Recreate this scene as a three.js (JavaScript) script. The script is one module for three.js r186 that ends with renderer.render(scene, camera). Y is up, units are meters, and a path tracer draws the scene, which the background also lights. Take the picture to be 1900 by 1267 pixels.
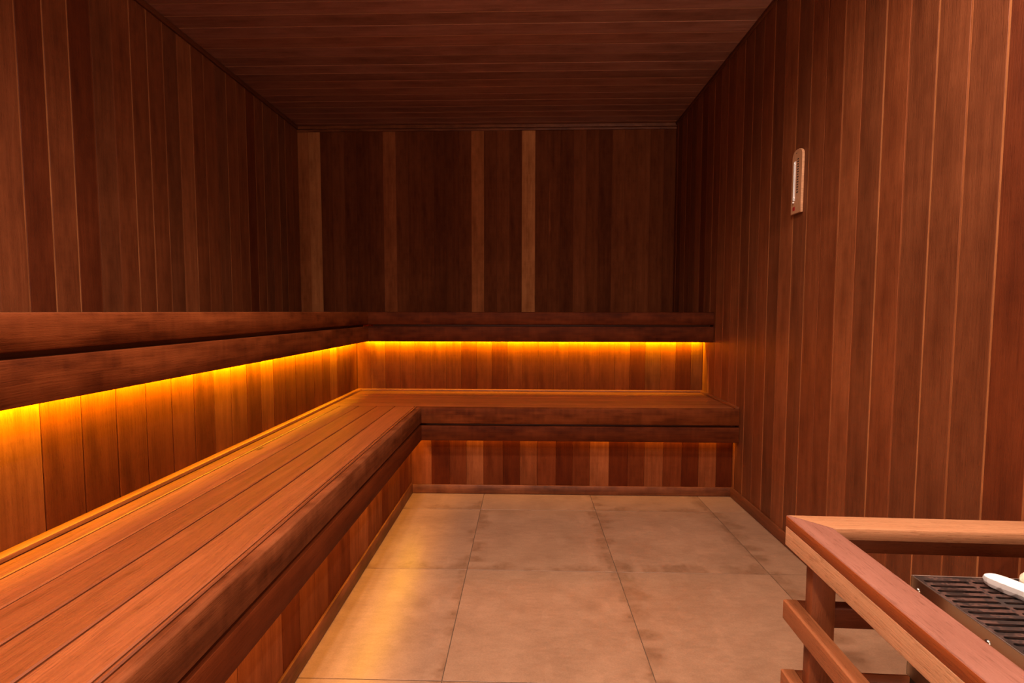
import * as THREE from 'three';
import { RectAreaLightUniformsLib } from 'three/addons/lights/RectAreaLightUniformsLib.js';
import { toCreasedNormals, mergeGeometries } from 'three/addons/utils/BufferGeometryUtils.js';

// ---------------------------------------------------------------- camera, light, exposure
const scene = new THREE.Scene();
scene.background = new THREE.Color(0x000000);
const EYE = 1.02, FOCAL = 917.88;                                   // metres above the floor; pixels in a 1900 x 1267 frame
const camera = new THREE.PerspectiveCamera(2 * Math.atan(633.5 / FOCAL) * 180 / Math.PI, 1900 / 1267, 0.05, 40);
camera.rotation.order = 'YXZ';
camera.rotation.set(-0.0606, 0.0272, 0.0014);
camera.position.set(0, EYE, 0);
scene.add(camera);

const EXPOSURE = 0.87;
const FILL = { color: new THREE.Color(1.0, 0.76, 0.60), power: 3.4 };   // added glowing pane low behind the viewer, window-shaped, for fill light
const DOWN = { color: new THREE.Color(1.0, 0.76, 0.60), cone: 1.42, spots: [[-0.60, -1.15, 12], [0.50, -1.05, 12], [-0.40, 0.10, 24]] };   // added unseen ceiling lamps that shape the light from above: x, z, candela
const GLOBE = { at: [1.01, 2.10, -0.68], color: new THREE.Color(1.0, 0.76, 0.60), candela: 5 };   // added globe lamp, out of view on the right wall, lifts upper walls
const AMBER = new THREE.Color(1.0, 0.64, 0.001), AMBER_LOW = new THREE.Color(1.0, 0.44, 0.01);
const LED = { upper: 640, upperBack: 600, lowerSide: 80, lowerBack: 56 };            // brightness of the strips under the two benches
const TILT = 1.2, TILT_SIDE = 0.15, TILT_BACK = 0.8;                 // how far they lean towards the boarding
RectAreaLightUniformsLib.init();

// ---------------------------------------------------------------- the room's measures
const XL = -1.777, XR = 1.1434, ZB = -3.887, ZF = 0.9, H = 2.45;    // faces of the boarding
const UP = { top: 1.0165, x: -0.971, z: -3.0315, low: 0.8344, riserX: -1.106, riserZ: -3.208 };
const LO = { top: 0.5, x: -0.5632, z: -2.6378, low: 0.3202, riserX: -0.640, riserZ: -2.716 };

// ---------------------------------------------------------------- helpers
function mulberry(a) { return () => { a |= 0; a = a + 0x6D2B79F5 | 0; let t = Math.imul(a ^ a >>> 15, 1 | a); t = t + Math.imul(t ^ t >>> 7, 61 | t) ^ t; return ((t ^ t >>> 14) >>> 0) / 4294967296; }; }
const rnd = mulberry(20240611);
const V = (x, y, z) => new THREE.Vector3(x, y, z);
const lerp = (a, b, t) => a + (b - a) * t;
const clamp = (x, a = 0, b = 1) => Math.min(b, Math.max(a, x));
const smooth = (a, b, x) => { const t = clamp((x - a) / (b - a)); return t * t * (3 - 2 * t); };

function lattice(seed, nx, ny) {                                     // tileable value noise, x and y in 0..1
  const r = mulberry(seed), g = new Float32Array(nx * ny);
  for (let i = 0; i < g.length; i++) g[i] = r();
  return (x, y) => {
    x = (x - Math.floor(x)) * nx; y = (y - Math.floor(y)) * ny;
    const i = Math.floor(x) % nx, j = Math.floor(y) % ny, i2 = (i + 1) % nx, j2 = (j + 1) % ny;
    let u = x - Math.floor(x), v = y - Math.floor(y); u = u * u * (3 - 2 * u); v = v * v * (3 - 2 * v);
    return lerp(lerp(g[j * nx + i], g[j * nx + i2], u), lerp(g[j2 * nx + i], g[j2 * nx + i2], u), v);
  };
}
function dataTexture(w, h, data, srgb) {
  const t = new THREE.DataTexture(data, w, h, THREE.RGBAFormat, THREE.UnsignedByteType);
  t.wrapS = t.wrapT = THREE.RepeatWrapping; t.magFilter = THREE.LinearFilter; t.minFilter = THREE.LinearMipmapLinearFilter; t.generateMipmaps = true;
  if (srgb) t.colorSpace = THREE.SRGBColorSpace;
  t.needsUpdate = true; return t;
}
const toS = (x) => Math.round(255 * clamp(x <= 0.0031308 ? 12.92 * x : 1.055 * Math.pow(x, 1 / 2.4) - 0.055));

// Wood grain: 0.4 m across by 1.6 m along; the strip u = 0.3 .. 0.4 m is kept for one marked board.
const GU = 0.4, GV = 1.6;
function woodTexture(seed, o) {
  const w = 512, h = 1024, c = new Uint8Array(w * h * 4), b = new Uint8Array(w * h * 4);
  const warp = lattice(seed + 1, 6, 5), warp2 = lattice(seed + 11, 24, 12), band = lattice(seed + 2, 20, 2), fine = lattice(seed + 3, 96, 5), hair = lattice(seed + 4, 250, 14),
    pore = lattice(seed + 5, 256, 90), blot = lattice(seed + 6, 9, 11), blot2 = lattice(seed + 7, 26, 30), cross = lattice(seed + 8, 10, 120), speck = lattice(seed + 9, 512, 700);
  for (let y = 0; y < h; y++) for (let x = 0; x < w; x++) {
    let u = x / w, v = y / h;
    const wu = u + (warp(u, v) - 0.5) * 0.045 * o.wave + (warp2(u, v) - 0.5) * 0.006 * o.wave;
    let s = 0.80 + (band(wu, v) - 0.5) * o.band + (fine(wu, v) - 0.5) * o.fine + (hair(wu, v) - 0.5) * o.hair;
    s += (blot(u, v) - 0.5) * o.blot + (blot2(u, v) - 0.5) * o.blot * 0.7 + (cross(u, v) - 0.5) * o.cross + (speck(u, v) - 0.5) * 0.10;
    const p = smooth(0.70, 0.86, pore(wu, v)); s -= p * o.pore;
    let g = 1.22, bl = 1.42, height = 0.55 + (hair(wu, v) - 0.5) * 0.6 + (speck(u, v) - 0.5) * 0.3 - p * 0.5;
    if (o.streak && u > 0.75) {                                      // pale split that runs down one board of the back wall
      const q = u - 0.955 - (warp2(0.3, v * 2) - 0.5) * 0.012, body = smooth(0.015, 0.035, v) * (1 - smooth(0.07, 0.10, v)), wdt = 0.004 + 0.012 * body + 0.004 * blot2(0.2, v * 3);
      const on = smooth(0.0, 0.02, v) * (1 - smooth(0.20, 0.29, v)) * (1 - smooth(wdt * 0.5, wdt, Math.abs(q)));
      s = lerp(s, 2.0 + body * 0.6, on * (0.45 + 0.55 * blot2(u * 2, v)));
    }
    if (o.knot && u > 0.75) {                                        // one knot
      const kx = (u - 0.955) * GU, ky = (v - 0.695) * GV, d = Math.hypot(kx / 0.009, ky / 0.028), a = Math.atan2(ky, kx);
      s -= 0.55 * (1 - smooth(0.5, 1.0, d + 0.15 * Math.sin(3 * a))) + 0.12 * (1 - smooth(1, 2.6, d)) * (0.5 + 0.5 * Math.cos(d * 9)); height -= 0.2 * (1 - smooth(0.5, 1, d));
    }
    s = clamp(s, 0.12, 2.2);
    const k = (y * w + x) * 4, m = 0.80;
    c[k] = toS(m * s); c[k + 1] = toS(m * Math.pow(s, g)); c[k + 2] = toS(m * Math.pow(s, bl)); c[k + 3] = 255;
    b[k] = b[k + 1] = b[k + 2] = Math.round(255 * clamp(height)); b[k + 3] = 255;
  }
  return { map: dataTexture(w, h, c, true), bump: dataTexture(w, h, b, false) };
}
const GRAIN = {
  wall: woodTexture(11, { wave: 1, band: 0.20, fine: 0.10, hair: 0.11, blot: 0.24, cross: 0.05, pore: 0.08, streak: true }),
  seat: woodTexture(41, { wave: 1.3, band: 0.22, fine: 0.20, hair: 0.16, blot: 0.16, cross: 0.03, pore: 0.14, knot: true }),
  worn: woodTexture(71, { wave: 0.7, band: 0.16, fine: 0.12, hair: 0.12, blot: 0.5, cross: 0.16, pore: 0.10 }),
  pale: woodTexture(91, { wave: 0.6, band: 0.06, fine: 0.05, hair: 0.08, blot: 0.12, cross: 0.03, pore: 0.14 }),
};
// Tones of the redwood, linear base colours; bench fronts darker, most across the back
const TONE = {
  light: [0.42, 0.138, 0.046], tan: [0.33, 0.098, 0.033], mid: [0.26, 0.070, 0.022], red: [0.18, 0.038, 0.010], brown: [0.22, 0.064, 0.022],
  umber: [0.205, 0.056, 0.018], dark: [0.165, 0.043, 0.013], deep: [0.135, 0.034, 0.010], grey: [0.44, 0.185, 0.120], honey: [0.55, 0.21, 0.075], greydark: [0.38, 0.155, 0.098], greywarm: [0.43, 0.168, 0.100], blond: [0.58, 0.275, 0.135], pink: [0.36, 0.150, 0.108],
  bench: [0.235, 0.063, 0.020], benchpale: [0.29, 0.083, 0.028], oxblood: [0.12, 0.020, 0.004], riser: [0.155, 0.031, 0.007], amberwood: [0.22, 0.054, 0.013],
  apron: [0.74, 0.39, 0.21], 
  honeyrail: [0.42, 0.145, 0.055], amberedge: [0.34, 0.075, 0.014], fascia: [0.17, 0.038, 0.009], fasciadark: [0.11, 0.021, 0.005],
};
const woodCache = new Map();
function wood(grain, tone, rough = 0.5) {
  const key = grain + tone + rough;
  if (!woodCache.has(key)) {
    const g = GRAIN[grain], m = new THREE.MeshPhysicalMaterial({ map: g.map, bumpMap: g.bump, bumpScale: 0.00035, roughness: rough, metalness: 0, specularIntensity: rough > 0.6 ? 0.12 : 0.6 });
    m.color.setRGB(...TONE[tone]); m.name = `${tone} ${grain} wood`; woodCache.set(key, m);
  }
  return woodCache.get(key);
}
const plain = (name, rgb, o = {}) => { const m = new THREE.MeshStandardMaterial({ roughness: 0.8, ...o }); m.color.setRGB(...rgb); m.name = name; return m; };

const used = new Map();
function numbered(name) { const n = used.get(name) || 0; used.set(name, n + 1); return n ? `${name}_${String(n).padStart(3, '0')}` : name; }
function thing(name, label, category, at = [0, 0, 0], turn = 0, group) {
  const o = new THREE.Group(); o.name = numbered(name); o.position.set(...at); o.rotation.y = turn;
  o.userData = { label, category }; if (group) o.userData.group = group; scene.add(o); return o;
}
function structure(name) { const o = new THREE.Group(); o.name = name; o.userData = { kind: 'structure' }; scene.add(o); return o; }
function part(name, geometry, material, parent, pos) {
  const m = new THREE.Mesh(geometry, material); m.name = name; m.castShadow = m.receiveShadow = true;
  if (pos) m.position.set(...pos); parent.add(m); return m;
}
// A bar: outline [x, z] (counter-clockwise seen from +y) drawn out along y; the ends may be cut askew by lo(x, z), hi(x, z). uv in metres over the grain's size.
function bar(outline, len, { uo = 0, vo = 0, lo, hi, crease = 0.75 } = {}) {
  const P = [], U = [], n = outline.length, per = [0];
  for (let i = 0; i < n; i++) { const a = outline[i], b = outline[(i + 1) % n]; per.push(per[i] + Math.hypot(b[0] - a[0], b[1] - a[1])); }
  const y0 = outline.map(([x, z]) => lo ? lo(x, z) : 0), y1 = outline.map(([x, z]) => len + (hi ? hi(x, z) : 0));
  const put = (x, y, z, u, v) => { P.push(x, y, z); U.push((u + uo) / GU, (v + vo) / GV); };
  for (let i = 0; i < n; i++) {
    const j = (i + 1) % n, a = outline[i], b = outline[j];
    const A = [a[0], y0[i], a[1], per[i], y0[i]], B = [b[0], y0[j], b[1], per[i + 1], y0[j]], C = [b[0], y1[j], b[1], per[i + 1], y1[j]], D = [a[0], y1[i], a[1], per[i], y1[i]];
    put(...A); put(...C); put(...B); put(...A); put(...D); put(...C);
  }
  for (let i = 1; i < n - 1; i++) {
    const q = [outline[0], outline[i], outline[i + 1]], id = [0, i, i + 1];
    for (const k of [0, 1, 2]) put(q[k][0], y0[id[k]], q[k][1], q[k][0], q[k][1] * 0.3);
    for (const k of [0, 2, 1]) put(q[k][0], y1[id[k]], q[k][1], q[k][0], q[k][1] * 0.3);
  }
  const g = new THREE.BufferGeometry();
  g.setAttribute('position', new THREE.Float32BufferAttribute(P, 3)); g.setAttribute('uv', new THREE.Float32BufferAttribute(U, 2));
  g.computeVertexNormals();
  return crease ? toCreasedNormals(g, crease) : g;
}
// outlines; the front face is z = 0 and the back z = -t. The walk starts at the front so that u runs across the face.
const chamfered = (w, t, c) => [[w / 2 - c, 0], [-w / 2 + c, 0], [-w / 2, -c * 0.42], [-w / 2, -t], [w / 2, -t], [w / 2, -c * 0.42]];
function rounded(w, t, r, seg = 4, rb = 0.002) {                      // front corners radius r, back corners radius rb
  const o = [], arc = (cx, cz, rr, a0) => { for (let i = 0; i <= seg; i++) { const a = a0 - i / seg * Math.PI / 2; o.push([cx + rr * Math.cos(a), cz + rr * Math.sin(a)]); } };
  arc(-w / 2 + r, -r, r, Math.PI); arc(w / 2 - r, -r, r, Math.PI / 2); arc(w / 2 - rb, -t + rb, rb, 0); arc(-w / 2 + rb, -t + rb, rb, -Math.PI / 2);
  return o.reverse();
}
function turn(mesh, X, Y) {                                           // X: across the board, Y: along it, X x Y = the way its face looks
  const x = V(...X), y = V(...Y), z = x.clone().cross(y); mesh.quaternion.setFromRotationMatrix(new THREE.Matrix4().makeBasis(x, y, z)); return mesh;
}
const geoCache = new Map();
function plankGeo(w, t, len, c, variant) {                            // shared by all planks of one size and variant of grain
  const key = [w.toFixed(4), t, len.toFixed(3), c, variant].join();
  if (!geoCache.has(key)) geoCache.set(key, bar(chamfered(w, t, c), len, { uo: variant === 9 ? 0.302 : (variant % 3) * 0.1 + 0.001, vo: variant === 9 ? 0 : variant * 0.57, crease: 0 }));
  return geoCache.get(key);
}
// A run of boards: 'at(position across)' gives the middle of a board's foot; X across, Y along.
function boards(parent, name, joints, len, foot, X, Y, pick, { t = 0.015, gap = 0.0008, c = 0.0034, joint_strip } = {}) {
  for (let i = 0; i + 1 < joints.length; i++) {
    const TW = 0.0052, w = Math.abs(joints[i + 1] - joints[i]) - gap - (joint_strip ? TW : 0), [grain, tone, rough, variant] = pick(i);
    const m = part(name, plankGeo(w, t, len, c, variant ?? Math.floor(rnd() * 9)), wood(grain, tone, rough), parent, foot((joints[i] + joints[i + 1]) / 2, (rnd() - 0.5) * 0.0008));
    turn(m, X, Y);
    if (joint_strip && w > 0.03) {                                         // mostly paler strip along the joint, a little behind the face
      const [tg, tt] = joint_strip(i), s = part('joint_strip', plankGeo(TW + gap, 0.008, len, 0.0004, Math.floor(rnd() * 9)), wood(tg, tt, 0.5), m, [w / 2 + TW / 2, 0, -0.0007]); s.rotation.set(0, 0, 0);
    }
  }
}
const span = (a, b, n) => Array.from({ length: n + 1 }, (_, i) => lerp(a, b, i / n));
const steps = (from, pitch, lo, hi) => { const o = []; let k = Math.ceil((lo - from) / pitch - 0.4); for (let x = from + k * pitch; x < hi - pitch * 0.4; x += pitch) if (x > lo + pitch * 0.4) o.push(x); return [lo, ...o, hi]; };
const oneOf = (list) => list[Math.floor(rnd() * list.length)];
function board(parent, name, w, t, r, len, at, X, Y, [grain, tone, rough], o = {}) {
  return turn(part(name, bar(rounded(w, t, r, o.seg ?? 4, o.rb ?? Math.min(0.002, t / 4)), len, { uo: rnd() * 0.2, vo: rnd() * GV, ...o }), wood(grain, tone, rough), parent, at), X, Y);
}
const XP = [1, 0, 0], YP = [0, 1, 0], ZP = [0, 0, 1], XN = [-1, 0, 0], YN = [0, -1, 0], ZN = [0, 0, -1];

// ---------------------------------------------------------------- the shell
const T = 0.015, WT = 0.12;
const carcass = plain('dark batten behind the boarding', [0.05, 0.018, 0.010], { roughness: 0.9 });
const box = (x0, x1, y0, y1, z0, z1) => { const g = new THREE.BoxGeometry(x1 - x0, y1 - y0, z1 - z0); g.translate((x0 + x1) / 2, (y0 + y1) / 2, (z0 + z1) / 2); return g; };
const wallLeft = structure('wall_left'), wallRight = structure('wall_right'), wallBack = structure('wall_back'), wallFront = structure('wall_front'), ceiling = structure('ceiling'), floor = structure('floor');
part('wall_backing', box(XL - T - WT, XL - T, 0, H, ZB - T, ZF + T), carcass, wallLeft);
part('wall_backing', box(XR + T, XR + T + WT, 0, H, ZB - T, ZF + T), carcass, wallRight);
part('wall_backing', box(XL - T - WT, XR + T + WT, 0, H, ZB - T - WT, ZB - T), carcass, wallBack);
part('wall_backing', box(XL - T - WT, XR + T + WT, 0, H, ZF + T, ZF + T + WT), carcass, wallFront);
part('ceiling_backing', box(XL - T - WT, XR + T + WT, H + T, H + T + WT, ZB - T - WT, ZF + T + WT), carcass, ceiling);

const wallTones = ['mid', 'brown', 'mid', 'tan', 'mid', 'brown', 'mid', 'red'], jointTones = ['honey', 'light', 'tan', 'light', 'honey', 'mid'];
boards(wallLeft, 'plank', steps(-1.733, 0.1026, ZB, ZF), H - 0.002, (z, d) => [XL + d, 0.001, z], ZN, YP, () => ['wall', oneOf(wallTones), 0.5], { c: 0.0012, joint_strip: () => ['wall', oneOf(jointTones)] });
boards(wallRight, 'plank', steps(-1.246, 0.1035, ZB, ZF), H - 0.002, (z, d) => [XR - d, 0.001, z], ZP, YP, () => ['wall', oneOf(wallTones), 0.5], { c: 0.0012, joint_strip: () => ['wall', oneOf(jointTones)] });
{ // back wall
  const j = [XL, -1.692, -1.6, -1.51, -1.413, -1.318, -1.216, -1.11, -1.01, -0.915, -0.813, -0.715, -0.618, -0.52, -0.422, -0.325, -0.226, -0.126, -0.031, 0.072, 0.169, 0.266, 0.367, 0.464, 0.561, 0.662, 0.758, 0.855, 0.952, 1.055, XR];
  const t = ['light', 'honey', 'dark', 'umber', 'dark', 'deep', 'dark', 'tan', 'umber', 'dark', 'dark', 'deep', 'deep', 'dark', 'light', 'dark', 'umber', 'dark', 'honey', 'dark', 'dark', 'deep', 'umber', 'dark', 'deep', 'umber', 'umber', 'umber', 'dark', 'deep'];   // boards of mixed age, pale ones beside dark ones
  boards(wallBack, 'plank', j, H - 0.002, (x, d) => [x, 0.001, ZB + d], XP, YP, (i) => ['wall', t[i], 0.8, i === 20 ? 9 : undefined], { gap: 0.0005, c: 0.0016 });
}
boards(wallFront, 'plank', span(XL, XR, 28), H - 0.002, (x, d) => [x, 0.001, ZF - d], XN, YP, () => ['wall', oneOf(wallTones), 0.5]);
// ceiling boards run across the room
boards(ceiling, 'plank', steps(-2.453, 0.0985, ZB, ZF), XR - XL - 0.002, (z, d) => [XL + 0.001, H + d, z], ZN, XP, () => ['wall', oneOf(['grey', 'greywarm', 'greydark']), 0.42], { c: 0.0012, joint_strip: () => ['wall', oneOf(['apron', 'apron', 'blond'])] });
// trims where the boarding meets the ceiling and in the back corner
const trim = (name, ...a) => { const g = structure(name); board(g, 'trim_strip', ...a); return g; };
trim('trim_1', 0.026, 0.016, 0.004, ZF - ZB - 0.05, [XL + 0.017, H - 0.014, ZB + 0.025], YP, ZP, ['wall', 'dark', 0.5]);
{ const g = structure('trim_2');
  board(g, 'trim_strip', 0.024, 0.018, 0.004, XR - XL - 0.002, [XL + 0.001, H - 0.0135, ZB + 0.019], YN, XP, ['worn', 'brown', 0.45]);
  board(g, 'trim_strip', 0.018, 0.011, 0.004, XR - XL - 0.002, [XL + 0.001, H - 0.036, ZB + 0.012], YN, XP, ['worn', 'brown', 0.45]); }
trim('trim_3', 0.018, 0.012, 0.003, ZF - ZB - 0.05, [XR - 0.013, H - 0.011, ZB + 0.025], YN, ZP, ['wall', 'dark', 0.5]);

// floor: grout bed and large tiles with fine edges
{
  const N = 512;
  function tileTexture(seed, edges) {
    const c = new Uint8Array(N * N * 4), r = new Uint8Array(N * N * 4);
    const a = lattice(seed, 4, 5), b = lattice(seed + 1, 9, 14), d = lattice(seed + 2, 22, 60), e = lattice(seed + 3, 120, 200), f = lattice(seed + 4, 400, 400), q = lattice(seed + 5, 14, 14), q2 = lattice(seed + 6, 45, 45);
    for (let y = 0; y < N; y++) for (let x = 0; x < N; x++) {
      const u = x / N, v = y / N;
      let s = 1 + (a(u, v) - 0.5) * 0.16 + (b(u, v) - 0.5) * 0.12 + (d(u, v) - 0.5) * 0.14 + (e(u, v) - 0.5) * 0.12 + (f(u, v) - 0.5) * 0.20;
      let st = 0;                                                     // dirty water marks that dried along some edges, with ragged outlines
      for (const [side, deep] of edges) {
        const t = side === 0 ? u : side === 1 ? 1 - u : side === 2 ? v : 1 - v, along = side < 2 ? v : u;
        const reach = deep * (0.25 + 1.3 * q(along * 0.7 + side * 0.31, side * 0.2 + 0.1)) + 0.035 * (q2(u, v) - 0.5) + 0.03 * (q(u * 1.5, v * 1.5) - 0.5);
        st = Math.max(st, smooth(reach + 0.035, reach - 0.045, t) * (0.35 + 0.65 * e(u, v)) * (0.5 + 0.5 * q2(u, v)) * smooth(0.25, 0.6, q(along, 0.55 + side * 0.1)));
      }
      const pale = smooth(0.72, 0.80, b(v * 0.9 + 0.3, u)) * 0.07;
      s = s * (1 - 0.46 * st) + pale;
      const k = (y * N + x) * 4;
      c[k] = toS(0.265 * s); c[k + 1] = toS(0.146 * Math.pow(s, 1.12) * (1 - 0.06 * st)); c[k + 2] = toS(0.086 * Math.pow(s, 1.2) * (1 - 0.14 * st)); c[k + 3] = 255;
      r[k] = r[k + 1] = r[k + 2] = Math.round(255 * clamp(0.62 + (b(u, v) - 0.5) * 0.12 + (f(u, v) - 0.5) * 0.15)); r[k + 3] = 255;
    }
    return new THREE.MeshStandardMaterial({ name: 'beige stone tile', map: dataTexture(N, N, c, true), roughnessMap: dataTexture(N, N, r, false), roughness: 0.55, bumpMap: dataTexture(N, N, r, false), bumpScale: 0.00012 });
  }
  const mats = [tileTexture(301, [[1, 0.06], [2, 0.09]]), tileTexture(331, [[0, 0.08], [1, 0.07], [2, 0.07]]), tileTexture(361, [[0, 0.10], [2, 0.10], [1, 0.04]]), tileTexture(391, [[1, 0.03]]), tileTexture(421, [[0, 0.10]])];
  part('grout_bed', box(XL - T - WT, XR + T + WT, -0.15, -0.0025, ZB - T - WT, ZF + T + WT), plain('brown grout', [0.10, 0.055, 0.03], { roughness: 0.9 }), floor);
  const P = 0.5907, xs = [-0.70, -0.2283, 0.3625, 0.9532, XR + 0.005], zs = [LO.riserZ - 0.02, -2.4896, -1.8937, -1.3030, -0.7123, -0.1216, 0.4691, ZF];
  const tg = new Map();
  for (let i = 0; i + 1 < xs.length; i++) for (let k = 0; k + 1 < zs.length; k++) {
    const w = xs[i + 1] - xs[i] - 0.0026, l = zs[k + 1] - zs[k] - 0.0026, key = w.toFixed(4) + l.toFixed(4) + (i === 0) + (k === 0);
    if (!tg.has(key)) {
      const s = new THREE.Shape(); const c = 0.0004; s.moveTo(-w / 2 + c, -l / 2 + c); s.lineTo(w / 2 - c, -l / 2 + c); s.lineTo(w / 2 - c, l / 2 - c); s.lineTo(-w / 2 + c, l / 2 - c); s.closePath();
      const g = new THREE.ExtrudeGeometry(s, { depth: 0.0086, bevelEnabled: true, bevelThickness: 0.0004, bevelSize: c, bevelSegments: 1 });
      const p = g.attributes.position, uv = g.attributes.uv;
      const u0 = i === 0 ? 1 - w / P : 0, v0 = k === 0 ? 0 : 0;       // cut tiles keep the uncut side of the pattern
      for (let n = 0; n < p.count; n++) uv.setXY(n, u0 + (p.getX(n) + w / 2) / P, v0 + (p.getY(n) + l / 2) / P);
      g.translate(0, 0, -0.009); g.rotateX(-Math.PI / 2); tg.set(key, g);
    }
    const pick = k === 0 ? [0, 3, 1, 3][i] : k === 1 ? [0, 1, 2, 4][i] : k === 2 ? [3, 3, 4, 4][i] : (i + k) % 5;
    part('tile', tg.get(key), mats[pick], floor, [(xs[i] + xs[i + 1]) / 2, (rnd() - 0.5) * 0.0006, (zs[k] + zs[k + 1]) / 2]);
  }
}
// skirting along the right wall
{ const g = structure('baseboard_right');
  board(g, 'baseboard_strip', 0.055, 0.011, 0.003, ZF - LO.riserZ - 0.02, [XR - 0.0125, 0.029, LO.riserZ + 0.0125], YN, ZP, ['wall', 'brown', 0.5]); }

// ---------------------------------------------------------------- benches
const seatTones = ['tan', 'light', 'tan', 'light', 'mid'];
const seatPick = (i) => ['seat', seatTones[i % seatTones.length], 0.42];
function fascia(g, B, tones, ends) {                                  // two boards over a recessed strip, down the left side and across the back
  const mid = B.mid, gapTop = mid + 0.0065, gapLow = mid - 0.0065;
  // left run: faces +x, runs along z from the inner corner to the front wall
  const L = ZF - 0.002 - B.z;
  board(g, 'front_board', B.top - gapTop, 0.028, 0.008, L, [B.x, (B.top + gapTop) / 2, B.z], YP, ZP, tones[0], { rb: 0.002 });
  board(g, 'front_board', gapLow - B.low, 0.028, 0.003, L, [B.x, (gapLow + B.low) / 2, B.z], YP, ZP, tones[1]);
  board(g, 'recess_strip', 0.05, 0.012, 0.001, L - 0.03, [B.x - 0.0285, mid, B.z + 0.01], YP, ZP, ['wall', 'dark', 0.5], { seg: 1 });
  // back run: faces +z, runs along x from behind the left boards to the right wall
  const X0 = B.x - 0.03, W = XR - 0.002 - X0;
  board(g, 'front_board', B.top - gapTop + 0.002, 0.028, 0.008, W, [X0, (B.top + gapTop) / 2 - 0.001, B.z - 0.001], YN, XP, tones[2]);
  board(g, 'front_board', gapLow - B.low + 0.001, 0.028, 0.003, W, [X0, (gapLow + B.low) / 2, B.z - 0.001], YN, XP, tones[3]);
  board(g, 'recess_strip', 0.05, 0.012, 0.001, W - 0.06, [X0 + 0.05, mid, B.z - 0.0295], YN, XP, ['wall', 'dark', 0.5], { seg: 1 });
}
{
  const g = thing('lower_bench', 'low L-shaped sauna bench, broad orange-lit plank seat just above the tiled floor', 'bench', [0, 0, 0]);
  // seat, back run first: its boards run across; the left run butts against them
  const zj = span(UP.riserZ + 0.002, -2.668, 5), zEnd = -2.668;
  boards(g, 'seat_plank', zj, XR - 0.002 - (UP.riserX + 0.002), (z, d) => [UP.riserX + 0.002, LO.top + d, z], ZP, XP, (i) => ['seat', ['bench', 'bench', 'mid', 'bench', 'mid'][i], 0.45], { t: 0.024, gap: 0.003, c: 0.002 });
  const xj = [UP.riserX + 0.002, -1.02, -0.9166, -0.8167, -0.7155, -0.6075, LO.x - 0.03];
  boards(g, 'seat_plank', xj, ZF - 0.002 - zEnd - 0.002, (x, d) => [x, LO.top + d, ZF - 0.002], XP, ZN, (i) => ['seat', ['bench', 'benchpale', 'bench', 'bench', 'benchpale', 'bench'][i], 0.45, i === 1 ? 9 : undefined], { t: 0.024, gap: 0.004, c: 0.004 });
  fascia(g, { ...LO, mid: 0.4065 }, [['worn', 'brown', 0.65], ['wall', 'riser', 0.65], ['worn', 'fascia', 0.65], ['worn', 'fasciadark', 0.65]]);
  // battens that close the seat against the boarding behind it
  board(g, 'edge_batten', 0.03, 0.012, 0.003, ZF - 0.002 - UP.riserZ - 0.004, [UP.riserX + 0.0165, LO.top + 0.013, UP.riserZ + 0.003], XN, ZP, ['seat', 'benchpale', 0.45]);
  board(g, 'edge_batten', 0.022, 0.012, 0.003, XR - UP.riserX - 0.034, [UP.riserX + 0.032, LO.top + 0.013, UP.riserZ + 0.0125], ZP, XP, ['seat', 'mid', 0.45]);
  board(g, 'edge_batten', 0.018, 0.012, 0.003, LO.z - 0.01 - UP.riserZ - 0.026, [XR - 0.0105, LO.top + 0.013, UP.riserZ + 0.025], XN, ZP, ['seat', 'mid', 0.45]);
  // upright boarding under the seat
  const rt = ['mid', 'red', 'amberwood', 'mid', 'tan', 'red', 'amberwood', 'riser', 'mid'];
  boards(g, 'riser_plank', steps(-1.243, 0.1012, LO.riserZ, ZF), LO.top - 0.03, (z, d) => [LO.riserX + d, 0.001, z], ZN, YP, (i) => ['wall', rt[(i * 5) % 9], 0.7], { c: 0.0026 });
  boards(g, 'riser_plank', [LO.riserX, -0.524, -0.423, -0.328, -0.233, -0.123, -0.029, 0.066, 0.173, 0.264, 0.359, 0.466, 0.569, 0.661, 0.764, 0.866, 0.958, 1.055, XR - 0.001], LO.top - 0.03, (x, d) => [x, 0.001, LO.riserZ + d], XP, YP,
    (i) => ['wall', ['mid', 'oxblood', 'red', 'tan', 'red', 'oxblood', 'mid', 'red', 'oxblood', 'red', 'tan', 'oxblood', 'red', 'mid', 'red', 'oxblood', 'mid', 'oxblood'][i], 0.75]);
  board(g, 'baseboard', 0.06, 0.009, 0.003, ZF - 0.002 - LO.riserZ - 0.012, [LO.riserX + 0.0100, 0.0315, LO.riserZ + 0.011], YP, ZP, ['worn', 'brown', 0.5]);
  board(g, 'baseboard', 0.05, 0.009, 0.003, XR - 0.002 - LO.riserX - 0.001, [LO.riserX + 0.001, 0.0265, LO.riserZ + 0.0100], YN, XP, ['worn', 'brown', 0.5]);
  part('soffit_board', box(LO.riserX, LO.x - 0.029, 0.366, 0.378, LO.z - 0.03, ZF - 0.002), wood('wall', 'mid', 0.5), g);
  part('soffit_board', box(LO.x - 0.03, XR - 0.002, 0.366, 0.378, LO.riserZ, LO.z - 0.0295), wood('wall', 'mid', 0.5), g);
}
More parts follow.
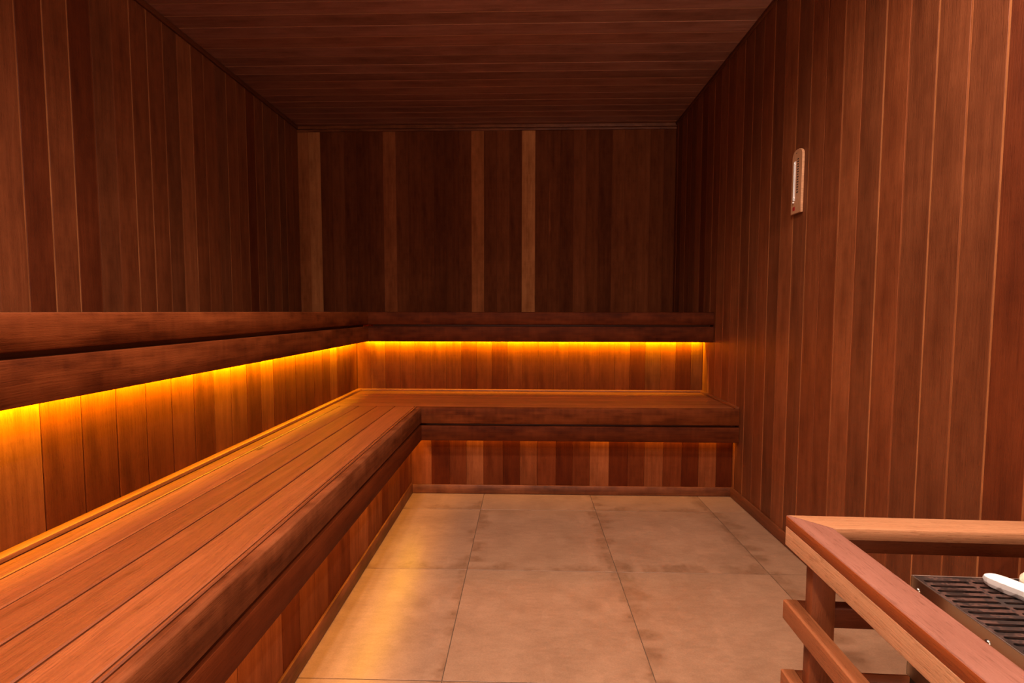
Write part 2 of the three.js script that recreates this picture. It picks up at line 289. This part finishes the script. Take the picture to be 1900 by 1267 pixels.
{
  const g = thing('upper_bench', 'high L-shaped sauna bench at eye level with a glowing boarded panel under its dark front', 'bench', [0, 0, 0]);
  boards(g, 'seat_plank', span(ZB + 0.003, UP.z - 0.03, 8), XR - XL - 0.006, (z, d) => [XL + 0.003, UP.top - 0.001 + d, z], ZP, XP, () => ['seat', oneOf(['mid', 'tan']), 0.45], { t: 0.024, gap: 0.003, c: 0.002 });
  boards(g, 'seat_plank', span(XL + 0.003, UP.x - 0.03, 7), ZF - 0.002 - (UP.z - 0.028), (x, d) => [x, UP.top - 0.001 + d, ZF - 0.002], XP, ZN, () => ['seat', oneOf(['mid', 'tan']), 0.45], { t: 0.024, gap: 0.003, c: 0.002 });
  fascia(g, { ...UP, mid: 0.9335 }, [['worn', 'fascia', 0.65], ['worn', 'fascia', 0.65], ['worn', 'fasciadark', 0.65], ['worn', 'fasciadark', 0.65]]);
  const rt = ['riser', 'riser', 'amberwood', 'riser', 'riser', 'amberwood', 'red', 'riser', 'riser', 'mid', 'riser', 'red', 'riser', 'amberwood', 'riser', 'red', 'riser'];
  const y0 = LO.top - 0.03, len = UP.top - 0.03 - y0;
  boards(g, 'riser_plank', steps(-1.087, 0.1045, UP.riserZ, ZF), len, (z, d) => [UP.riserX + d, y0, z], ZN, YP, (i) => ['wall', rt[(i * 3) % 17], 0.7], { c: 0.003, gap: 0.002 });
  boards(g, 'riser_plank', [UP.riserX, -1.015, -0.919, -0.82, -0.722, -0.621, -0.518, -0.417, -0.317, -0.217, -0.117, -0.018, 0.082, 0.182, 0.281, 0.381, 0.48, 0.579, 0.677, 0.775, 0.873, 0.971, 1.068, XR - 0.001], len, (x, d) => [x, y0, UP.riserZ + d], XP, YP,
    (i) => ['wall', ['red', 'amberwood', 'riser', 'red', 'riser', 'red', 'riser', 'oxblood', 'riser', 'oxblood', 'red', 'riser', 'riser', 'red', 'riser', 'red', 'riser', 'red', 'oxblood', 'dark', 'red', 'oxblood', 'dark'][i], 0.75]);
  part('soffit_board', box(UP.riserX, UP.x - 0.029, 0.8550, 0.867, UP.z - 0.03, ZF - 0.002), wood('wall', 'mid', 0.5), g);
  part('soffit_board', box(UP.x - 0.03, XR - 0.002, 0.8550, 0.867, UP.riserZ, UP.z - 0.0295), wood('wall', 'mid', 0.5), g);
}
// light strips, tucked up behind the front boards and shining down
const alu = plain('aluminium channel', [0.75, 0.75, 0.76], { metalness: 1, roughness: 0.35 });
function ledStrip(label, alongX, len, at, width, power, tilt, color = AMBER) {             // local x along the strip; shines down and, leaning, towards the boarding
  const g = thing('light_strip', label, 'light strip', at, alongX ? 0 : Math.PI / 2);
  g.rotation.order = 'YXZ'; g.rotation.x = tilt;
  part('channel', box(-len / 2, len / 2, 0, 0.006, -width / 2 - 0.002, width / 2 + 0.002), alu, g);
  const glow = new THREE.MeshStandardMaterial({ name: 'amber diffuser', color: 0x332000, roughness: 0.6, emissive: color, emissiveIntensity: power * 0.12 });
  part('diffuser', box(-len / 2, len / 2, -0.002, 0, -width / 2, width / 2), glow, g);
  const l = new THREE.RectAreaLight(color, power, len, width); l.position.set(0, -0.0032, 0); l.rotation.x = -Math.PI / 2; g.add(l);
}
{
  const zU = [UP.riserZ + 0.02, ZF - 0.02], zL = [LO.riserZ + 0.02, ZF - 0.02];
  ledStrip('long amber light strip glowing under the upper bench along the left side', false, zU[1] - zU[0], [UP.riserX + 0.030, 0.8440, (zU[0] + zU[1]) / 2], 0.012, LED.upper, TILT);
  const xU = [UP.riserX + 0.06, XR - 0.02];
  ledStrip('amber light strip glowing yellow under the upper bench across the back', true, xU[1] - xU[0], [(xU[0] + xU[1]) / 2, 0.8440, UP.riserZ + 0.030], 0.012, LED.upperBack, TILT);
  ledStrip('amber light strip hidden under the lower bench along its left side beside the floor tiles', false, zL[1] - zL[0], [LO.riserX + 0.030, 0.350, (zL[0] + zL[1]) / 2], 0.012, LED.lowerSide, TILT_SIDE, AMBER_LOW);
  const xL = [LO.riserX + 0.06, XR - 0.02];
  ledStrip('amber light strip showing as a thin orange line under the lower bench at the back', true, xL[1] - xL[0], [(xL[0] + xL[1]) / 2, 0.350, LO.riserZ + 0.018], 0.012, LED.lowerBack, TILT_BACK, AMBER_LOW);
}

// ---------------------------------------------------------------- the guard rail round the heater
{
  const g = thing('guard_rail', 'wooden guard rail with a mitred pinkish top around the heater', 'railing', [0.586, 0, -1.1], -0.0332);
  const top = 0.566, ct = 0.0246, cw = 0.066, LZ = 0.78, LX = 0.538, RH = 0.045, RT = 0.03;
  // top boards, mitred at the corner: one comes towards the viewer, one goes to the right wall
  board(g, 'top_board', cw, ct, 0.0035, LZ, [cw / 2, top, 0], XN, ZP, ['pale', 'pink', 0.5], { lo: (x) => cw / 2 - x + 0.0003 });
  board(g, 'top_board', cw, ct, 0.0035, LX, [0, top, cw / 2], ZP, XP, ['pale', 'blond', 0.5], { lo: (x) => cw / 2 + x + 0.0003 });
  turn(part('edge_strip', bar(rounded(ct - 0.002, 0.004, 0.001, 2, 0.001), LZ, { hi: () => 0, lo: () => 0.0005 }), wood('pale', 'amberedge', 0.6), g, [-0.0005, top - ct / 2 - 0.001, 0]), YN, ZP);
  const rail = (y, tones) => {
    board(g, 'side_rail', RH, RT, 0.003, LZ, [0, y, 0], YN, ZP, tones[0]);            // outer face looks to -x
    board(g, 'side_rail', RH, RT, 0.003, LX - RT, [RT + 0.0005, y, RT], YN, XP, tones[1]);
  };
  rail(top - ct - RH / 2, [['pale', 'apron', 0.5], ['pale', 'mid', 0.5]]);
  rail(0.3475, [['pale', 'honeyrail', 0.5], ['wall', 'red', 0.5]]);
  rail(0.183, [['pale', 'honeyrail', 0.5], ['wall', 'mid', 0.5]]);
  const post = (x, z, tone) => board(g, 'post', 0.05, 0.026, 0.003, top - ct - 0.002, [x + 0.025, 0.001, z], XP, YP, ['wall', tone, 0.5]);
  post(RT + 0.0005, 0.058, 'mid'); post(RT + 0.0005, LZ - 0.06, 'mid');
}

// ---------------------------------------------------------------- the heater
const steel = plain('polished steel', [0.55, 0.50, 0.44], { metalness: 1, roughness: 0.16 });
{
  const g = thing('sauna_heater', 'steel sauna heater with a dark slotted top grate behind the guard rail', 'heater', [0.7488, 0, -0.95], -0.0374);
  const W = 0.345, D = 0.46, topY = 0.5112, low = 0.312, k = 0.0015;
  const sideWall = (w, h, x, y, z, ry) => { const q = new THREE.BoxGeometry(w, h, k); q.rotateY(ry); q.translate(x, y, z); return q; };
  const hh = topY - low, my = (topY + low) / 2;
  part('casing', mergeGeometries([sideWall(D, hh, k / 2, my, D / 2, Math.PI / 2), sideWall(D, hh, W - k / 2, my, D / 2, Math.PI / 2), sideWall(W, hh, W / 2, my, k / 2, 0), sideWall(W, hh, W / 2, my, D - k / 2, 0)]), steel, g);
  const black = plain('black enamel', [0.012, 0.010, 0.010], { roughness: 0.45 });
  part('lower_body', box(0.004, W - 0.004, 0.04, low + 0.02, 0.004, D - 0.004), black, g);
  for (const [x, z] of [[0.03, 0.03], [W - 0.03, 0.03], [0.03, D - 0.03], [W - 0.03, D - 0.03]]) part('foot', new THREE.CylinderGeometry(0.014, 0.018, 0.04, 16), black, g, [x, 0.02, z]);
  part('stone_tray', box(0.003, W - 0.003, topY - 0.05, topY - 0.045, 0.003, D - 0.003), black, g);
  // slotted grate
  const s = new THREE.Shape(); s.moveTo(k, k); s.lineTo(W - k, k); s.lineTo(W - k, D - k); s.lineTo(k, D - k); s.closePath();
  const pitch = 0.0164, sw = 0.0072;
  for (let i = 0; i < 26; i++) for (const [x0, x1] of [[0.011, 0.091], [0.098, 0.166], [0.173, 0.250], [0.257, 0.334]]) {
    const z = 0.0175 + i * pitch, h = new THREE.Path(), r = sw / 2;
    h.absarc(x0 + r, z, r, Math.PI / 2, Math.PI * 1.5, false); h.absarc(x1 - r, z, r, -Math.PI / 2, Math.PI / 2, false); h.closePath(); s.holes.push(h);
  }
  const grate = new THREE.ExtrudeGeometry(s, { depth: 0.003, bevelEnabled: false, curveSegments: 5 });
  grate.rotateX(Math.PI / 2); grate.translate(0, topY - 0.0015, 0);
  const rust = (() => {
    const N = 256, c = new Uint8Array(N * N * 4), r = new Uint8Array(N * N * 4), a = lattice(7, 14, 14), b = lattice(8, 60, 60), d = lattice(9, 5, 5);
    for (let i = 0; i < N * N; i++) { const u = (i % N) / N, v = Math.floor(i / N) / N, q = smooth(0.4, 0.75, a(u, v) * 0.6 + b(u, v) * 0.4), p = d(u, v); c[i * 4] = toS(0.030 + 0.060 * q + 0.02 * p); c[i * 4 + 1] = toS(0.020 + 0.018 * q + 0.016 * p); c[i * 4 + 2] = toS(0.018 + 0.009 * q + 0.016 * p); c[i * 4 + 3] = 255; const w = Math.round(255 * (0.45 + 0.35 * q)); r.set([w, w, w, 255], i * 4); }
    const m = new THREE.MeshStandardMaterial({ name: 'heat-browned steel', map: dataTexture(N, N, c, true), roughnessMap: dataTexture(N, N, r, false), roughness: 0.9, metalness: 0.4 });
    m.map.repeat.set(5, 5); m.roughnessMap.repeat.set(5, 5); return m;
  })();
  part('grate', grate, rust, g);
  const rim = (w, x, z, ry) => { const q = new THREE.CylinderGeometry(0.0012, 0.0012, w, 10); q.rotateZ(Math.PI / 2); q.rotateY(ry); q.translate(x, topY, z); return q; };
  part('rim', mergeGeometries([rim(D, 0.0008, D / 2, Math.PI / 2), rim(D, W - 0.0008, D / 2, Math.PI / 2), rim(W, W / 2, 0.0008, 0), rim(W, W / 2, D - 0.0008, 0)]), plain('bright steel edge', [0.7, 0.66, 0.62], { metalness: 1, roughness: 0.3 }), g);
  const dome = new THREE.SphereGeometry(0.0052, 20, 10, 0, Math.PI * 2, 0, Math.PI / 2); dome.scale(1, 0.7, 1); dome.rotateZ(Math.PI / 2);
  for (const z of [0.018, 0.167, 0.316, 0.44]) part('bolt', dome, plain('bright bolt', [0.85, 0.80, 0.72], { metalness: 1, roughness: 0.22 }), g, [0, topY - 0.0205, z]);
}
// pale stones that lie on the grate
function stone(label, at, size, ry, rz, seed, color, lump, power) {
  const q = new THREE.IcosahedronGeometry(1, 24), p = q.attributes.position, n1 = lattice(seed, 7, 7), n2 = lattice(seed + 1, 40, 40);
  for (let i = 0; i < p.count; i++) {
    const v = V().fromBufferAttribute(p, i), e = power, len = Math.pow(Math.pow(Math.abs(v.x), e) + Math.pow(Math.abs(v.y), e) + Math.pow(Math.abs(v.z), e), -1 / e);
    const a = Math.atan2(v.z, v.x) / 6.2832 + 0.5, b = v.y * 0.5 + 0.5, k = len * (1 + (n1(a, b) - 0.5) * lump * Math.sqrt(1 - v.y * v.y * 0.98) + (n2(a, b) - 0.5) * 0.012);
    p.setXYZ(i, v.x * k * size[0], v.y * k * size[1], v.z * k * size[2]);
  }
  q.computeVertexNormals(); q.rotateX(rz); q.rotateY(ry); q.computeBoundingBox(); q.translate(0, -q.boundingBox.min.y, 0);
  const m = new THREE.Mesh(toCreasedNormals(q, 1.2), plain('pale stone', color, { roughness: 0.85 })); m.name = numbered('stone'); m.castShadow = m.receiveShadow = true;
  m.position.set(...at); m.userData = { label, category: 'stone' }; scene.add(m); return m;
}
stone('long narrow white stone lying leftmost on the heater grate', [0.883, 0.5097, -0.882], [0.046, 0.0125, 0.0125], -1.10, 0.35, 501, [0.80, 0.76, 0.75], 0.10, 3.4);
stone('cream rounded stone at the far right on the heater grate', [0.9385, 0.5097, -0.897], [0.034, 0.0195, 0.026], 0.4, 0, 521, [0.80, 0.66, 0.50], 0.14, 2.2);
stone('white rounded stone nearest the viewer on the heater grate', [0.909, 0.5097, -0.845], [0.026, 0.017, 0.024], 0.9, 0, 541, [0.84, 0.81, 0.80], 0.12, 2.2);

// ---------------------------------------------------------------- thermometer on the right wall
{
  const g = thing('thermometer', 'pale wooden wall thermometer with a white tube and dark scale marks on right wall', 'thermometer', [XR - 0.0012, 1.434, -2.139]);
  // local: x = towards the viewer along the wall (world z), y up, face looks to -x
  const w = 0.074, h = 0.262, t = 0.010, s = new THREE.Shape();
  s.moveTo(-w / 2, 0); s.lineTo(w / 2, 0); s.lineTo(w / 2, h - 0.030); s.bezierCurveTo(w / 2, h - 0.008, w / 4, h, 0, h); s.bezierCurveTo(-w / 4, h, -w / 2, h - 0.008, -w / 2, h - 0.030); s.closePath();
  const e = new THREE.ExtrudeGeometry(s, { depth: t - 0.003, bevelEnabled: true, bevelThickness: 0.0015, bevelSize: 0.0015, bevelSegments: 2, curveSegments: 14 });
  const uv = e.attributes.uv; for (let i = 0; i < uv.count; i++) uv.setXY(i, uv.getX(i) / GU, uv.getY(i) / GV);
  e.translate(0, 0, 0.0015); e.rotateY(-Math.PI / 2);
  part('backing_board', e, wood('pale', 'apron', 0.55), g);
  const on = (geo) => { geo.rotateY(-Math.PI / 2); return geo; };
  const dark = plain('black print', [0.03, 0.015, 0.012]);
  const tx = -0.015;
  const bx = (x0, x1, y0, y1, z0, z1) => on(box(x0, x1, y0, y1, z0, z1));
  part('tube_plate', bx(tx - 0.0065, tx + 0.0065, 0.052, 0.216, t, t + 0.0012), plain('white enamel', [0.72, 0.66, 0.66], { roughness: 0.4 }), g);
  const tube = new THREE.CapsuleGeometry(0.0026, 0.158, 6, 14); tube.translate(tx, 0.134, t + 0.003);
  part('tube', on(tube), new THREE.MeshPhysicalMaterial({ name: 'glass tube', color: 0xffffff, roughness: 0.08, transmission: 0.6, thickness: 0.002, ior: 1.5 }), g);
  for (const [y0, dx] of [[0.200, 0.006], [0.062, 0.004]]) { const c = new THREE.TorusGeometry(0.0052, 0.0013, 8, 16, Math.PI); c.translate(tx + dx * 0.3, y0, t + 0.002); part('tube_clip', on(c), plain('white clip', [0.86, 0.85, 0.84], { roughness: 0.35 }), g); }
  const bulb = new THREE.SphereGeometry(0.0038, 16, 12); bulb.translate(tx, 0.046, t + 0.003); part('tube_bulb', on(bulb), plain('clear white glass', [0.8, 0.74, 0.72], { roughness: 0.15 }), g);
  for (let i = 0; i < 14; i++) part('scale_mark', bx(0.0015, i % 2 ? 0.0125 : 0.0145, 0.0825 + i * 0.0105, 0.0875 + i * 0.0105, t, t + 0.0003), dark, g);
  const lab = part('red_label', bx(tx - 0.008, tx + 0.009, 0.012, 0.028, t, t + 0.0006), plain('red label', [0.36, 0.02, 0.015], { roughness: 0.5 }), g); lab.userData.label = 'small red label';
  const nail = new THREE.SphereGeometry(0.0022, 12, 8); nail.translate(-0.006, h - 0.014, t); part('nail', on(nail), dark, g);
}

// ---------------------------------------------------------------- added light sources, all unseen, behind and above the viewer
{
  const g = structure('added_window_1'), w = 1.5, y0 = 0.12, y1 = 1.22, cx = 0.05, z = ZF - 0.001, t = 0.03, f = 0.06;  // added fill light in the form of a window, out of view
  for (const sx of [-1, 1]) board(g, 'added_window_frame', f, t, 0.004, y1 - y0 + 2 * f, [cx + sx * (w / 2 + f / 2), y0 - f, z - t], XN, YP, ['wall', 'brown', 0.5]);
  for (const y of [y0 - f / 2, y1 + f / 2]) board(g, 'added_window_frame', f, t, 0.004, w, [cx - w / 2, y, z - t], YP, XP, ['wall', 'brown', 0.5]);
  const glow = new THREE.MeshStandardMaterial({ name: 'added glowing pane', color: 0x888888, roughness: 0.5, emissive: FILL.color, emissiveIntensity: FILL.power * 0.1 });
  part('added_window_pane', box(cx - w / 2 + 0.001, cx + w / 2 - 0.001, y0 + 0.001, y1 - 0.001, z - 0.012, z - 0.004), glow, g);
  const l = new THREE.RectAreaLight(FILL.color, FILL.power, w - 0.02, y1 - y0 - 0.02); l.position.set(cx, (y0 + y1) / 2, z - 0.0135); g.add(l);
}
DOWN.spots.forEach(([x, z, candela], i) => {
  const g = thing('added_ceiling_lamp', ['added unseen ceiling downlight over the left bench side', 'added unseen ceiling downlight over the heater side', 'added unseen ceiling downlight nearest the front wall'][i], 'lamp', [x, H, z]), r = 0.06;
  const ring = new THREE.LatheGeometry([[r, -0.002], [r, -0.016], [r + 0.004, -0.019], [r + 0.018, -0.012], [r + 0.02, -0.002], [r, -0.002]].map((p) => new THREE.Vector2(...p)), 40);
  part('lamp_ring', ring, alu, g);
  const disc = new THREE.CylinderGeometry(r - 0.0005, r - 0.0005, 0.008, 40); disc.translate(0, -0.007, 0);
  part('diffuser', disc, new THREE.MeshStandardMaterial({ name: 'opal diffuser', color: 0xffffff, roughness: 0.5, emissive: DOWN.color, emissiveIntensity: 8 }), g);
  const l = new THREE.SpotLight(DOWN.color, candela, 0, DOWN.cone, 1, 2); l.position.set(0, -0.03, 0); l.castShadow = true; l.shadow.radius = 3; l.shadow.mapSize.set(2048, 2048); l.shadow.camera.near = 0.05;
  l.target.position.set(0, -1, 0); g.add(l); g.add(l.target);
});

{
  const [lx, ly, lz] = GLOBE.at, g = thing('added_wall_lamp', 'added small white globe lamp, unseen high on the right wall beside the viewer', 'lamp', [lx, ly, lz]), reach = XR - lx - 0.0025, r = 0.055;
  part('globe', new THREE.SphereGeometry(r, 32, 20), new THREE.MeshStandardMaterial({ name: 'opal glass', color: 0xffffff, roughness: 0.5, emissive: GLOBE.color, emissiveIntensity: 10 }), g);
  const arm = new THREE.CylinderGeometry(0.014, 0.014, reach - r + 0.004 - 0.012, 16); arm.rotateZ(Math.PI / 2); arm.translate(r - 0.004 + (reach - r + 0.004 - 0.012) / 2, 0, 0); part('arm', arm, alu, g);
  const plate = new THREE.CylinderGeometry(0.045, 0.045, 0.012, 32); plate.rotateZ(Math.PI / 2); plate.translate(reach - 0.006, 0, 0); part('wall_plate', plate, alu, g);
  const l = new THREE.PointLight(GLOBE.color, GLOBE.candela, 0, 2); l.castShadow = true; l.shadow.radius = 2.7; l.shadow.mapSize.set(2048, 2048); l.shadow.camera.near = 0.06; g.add(l);
}

const renderer = new THREE.WebGLRenderer({ antialias: true });
renderer.toneMapping = THREE.LinearToneMapping;
renderer.toneMappingExposure = EXPOSURE;
renderer.shadowMap.enabled = true;
renderer.render(scene, camera);
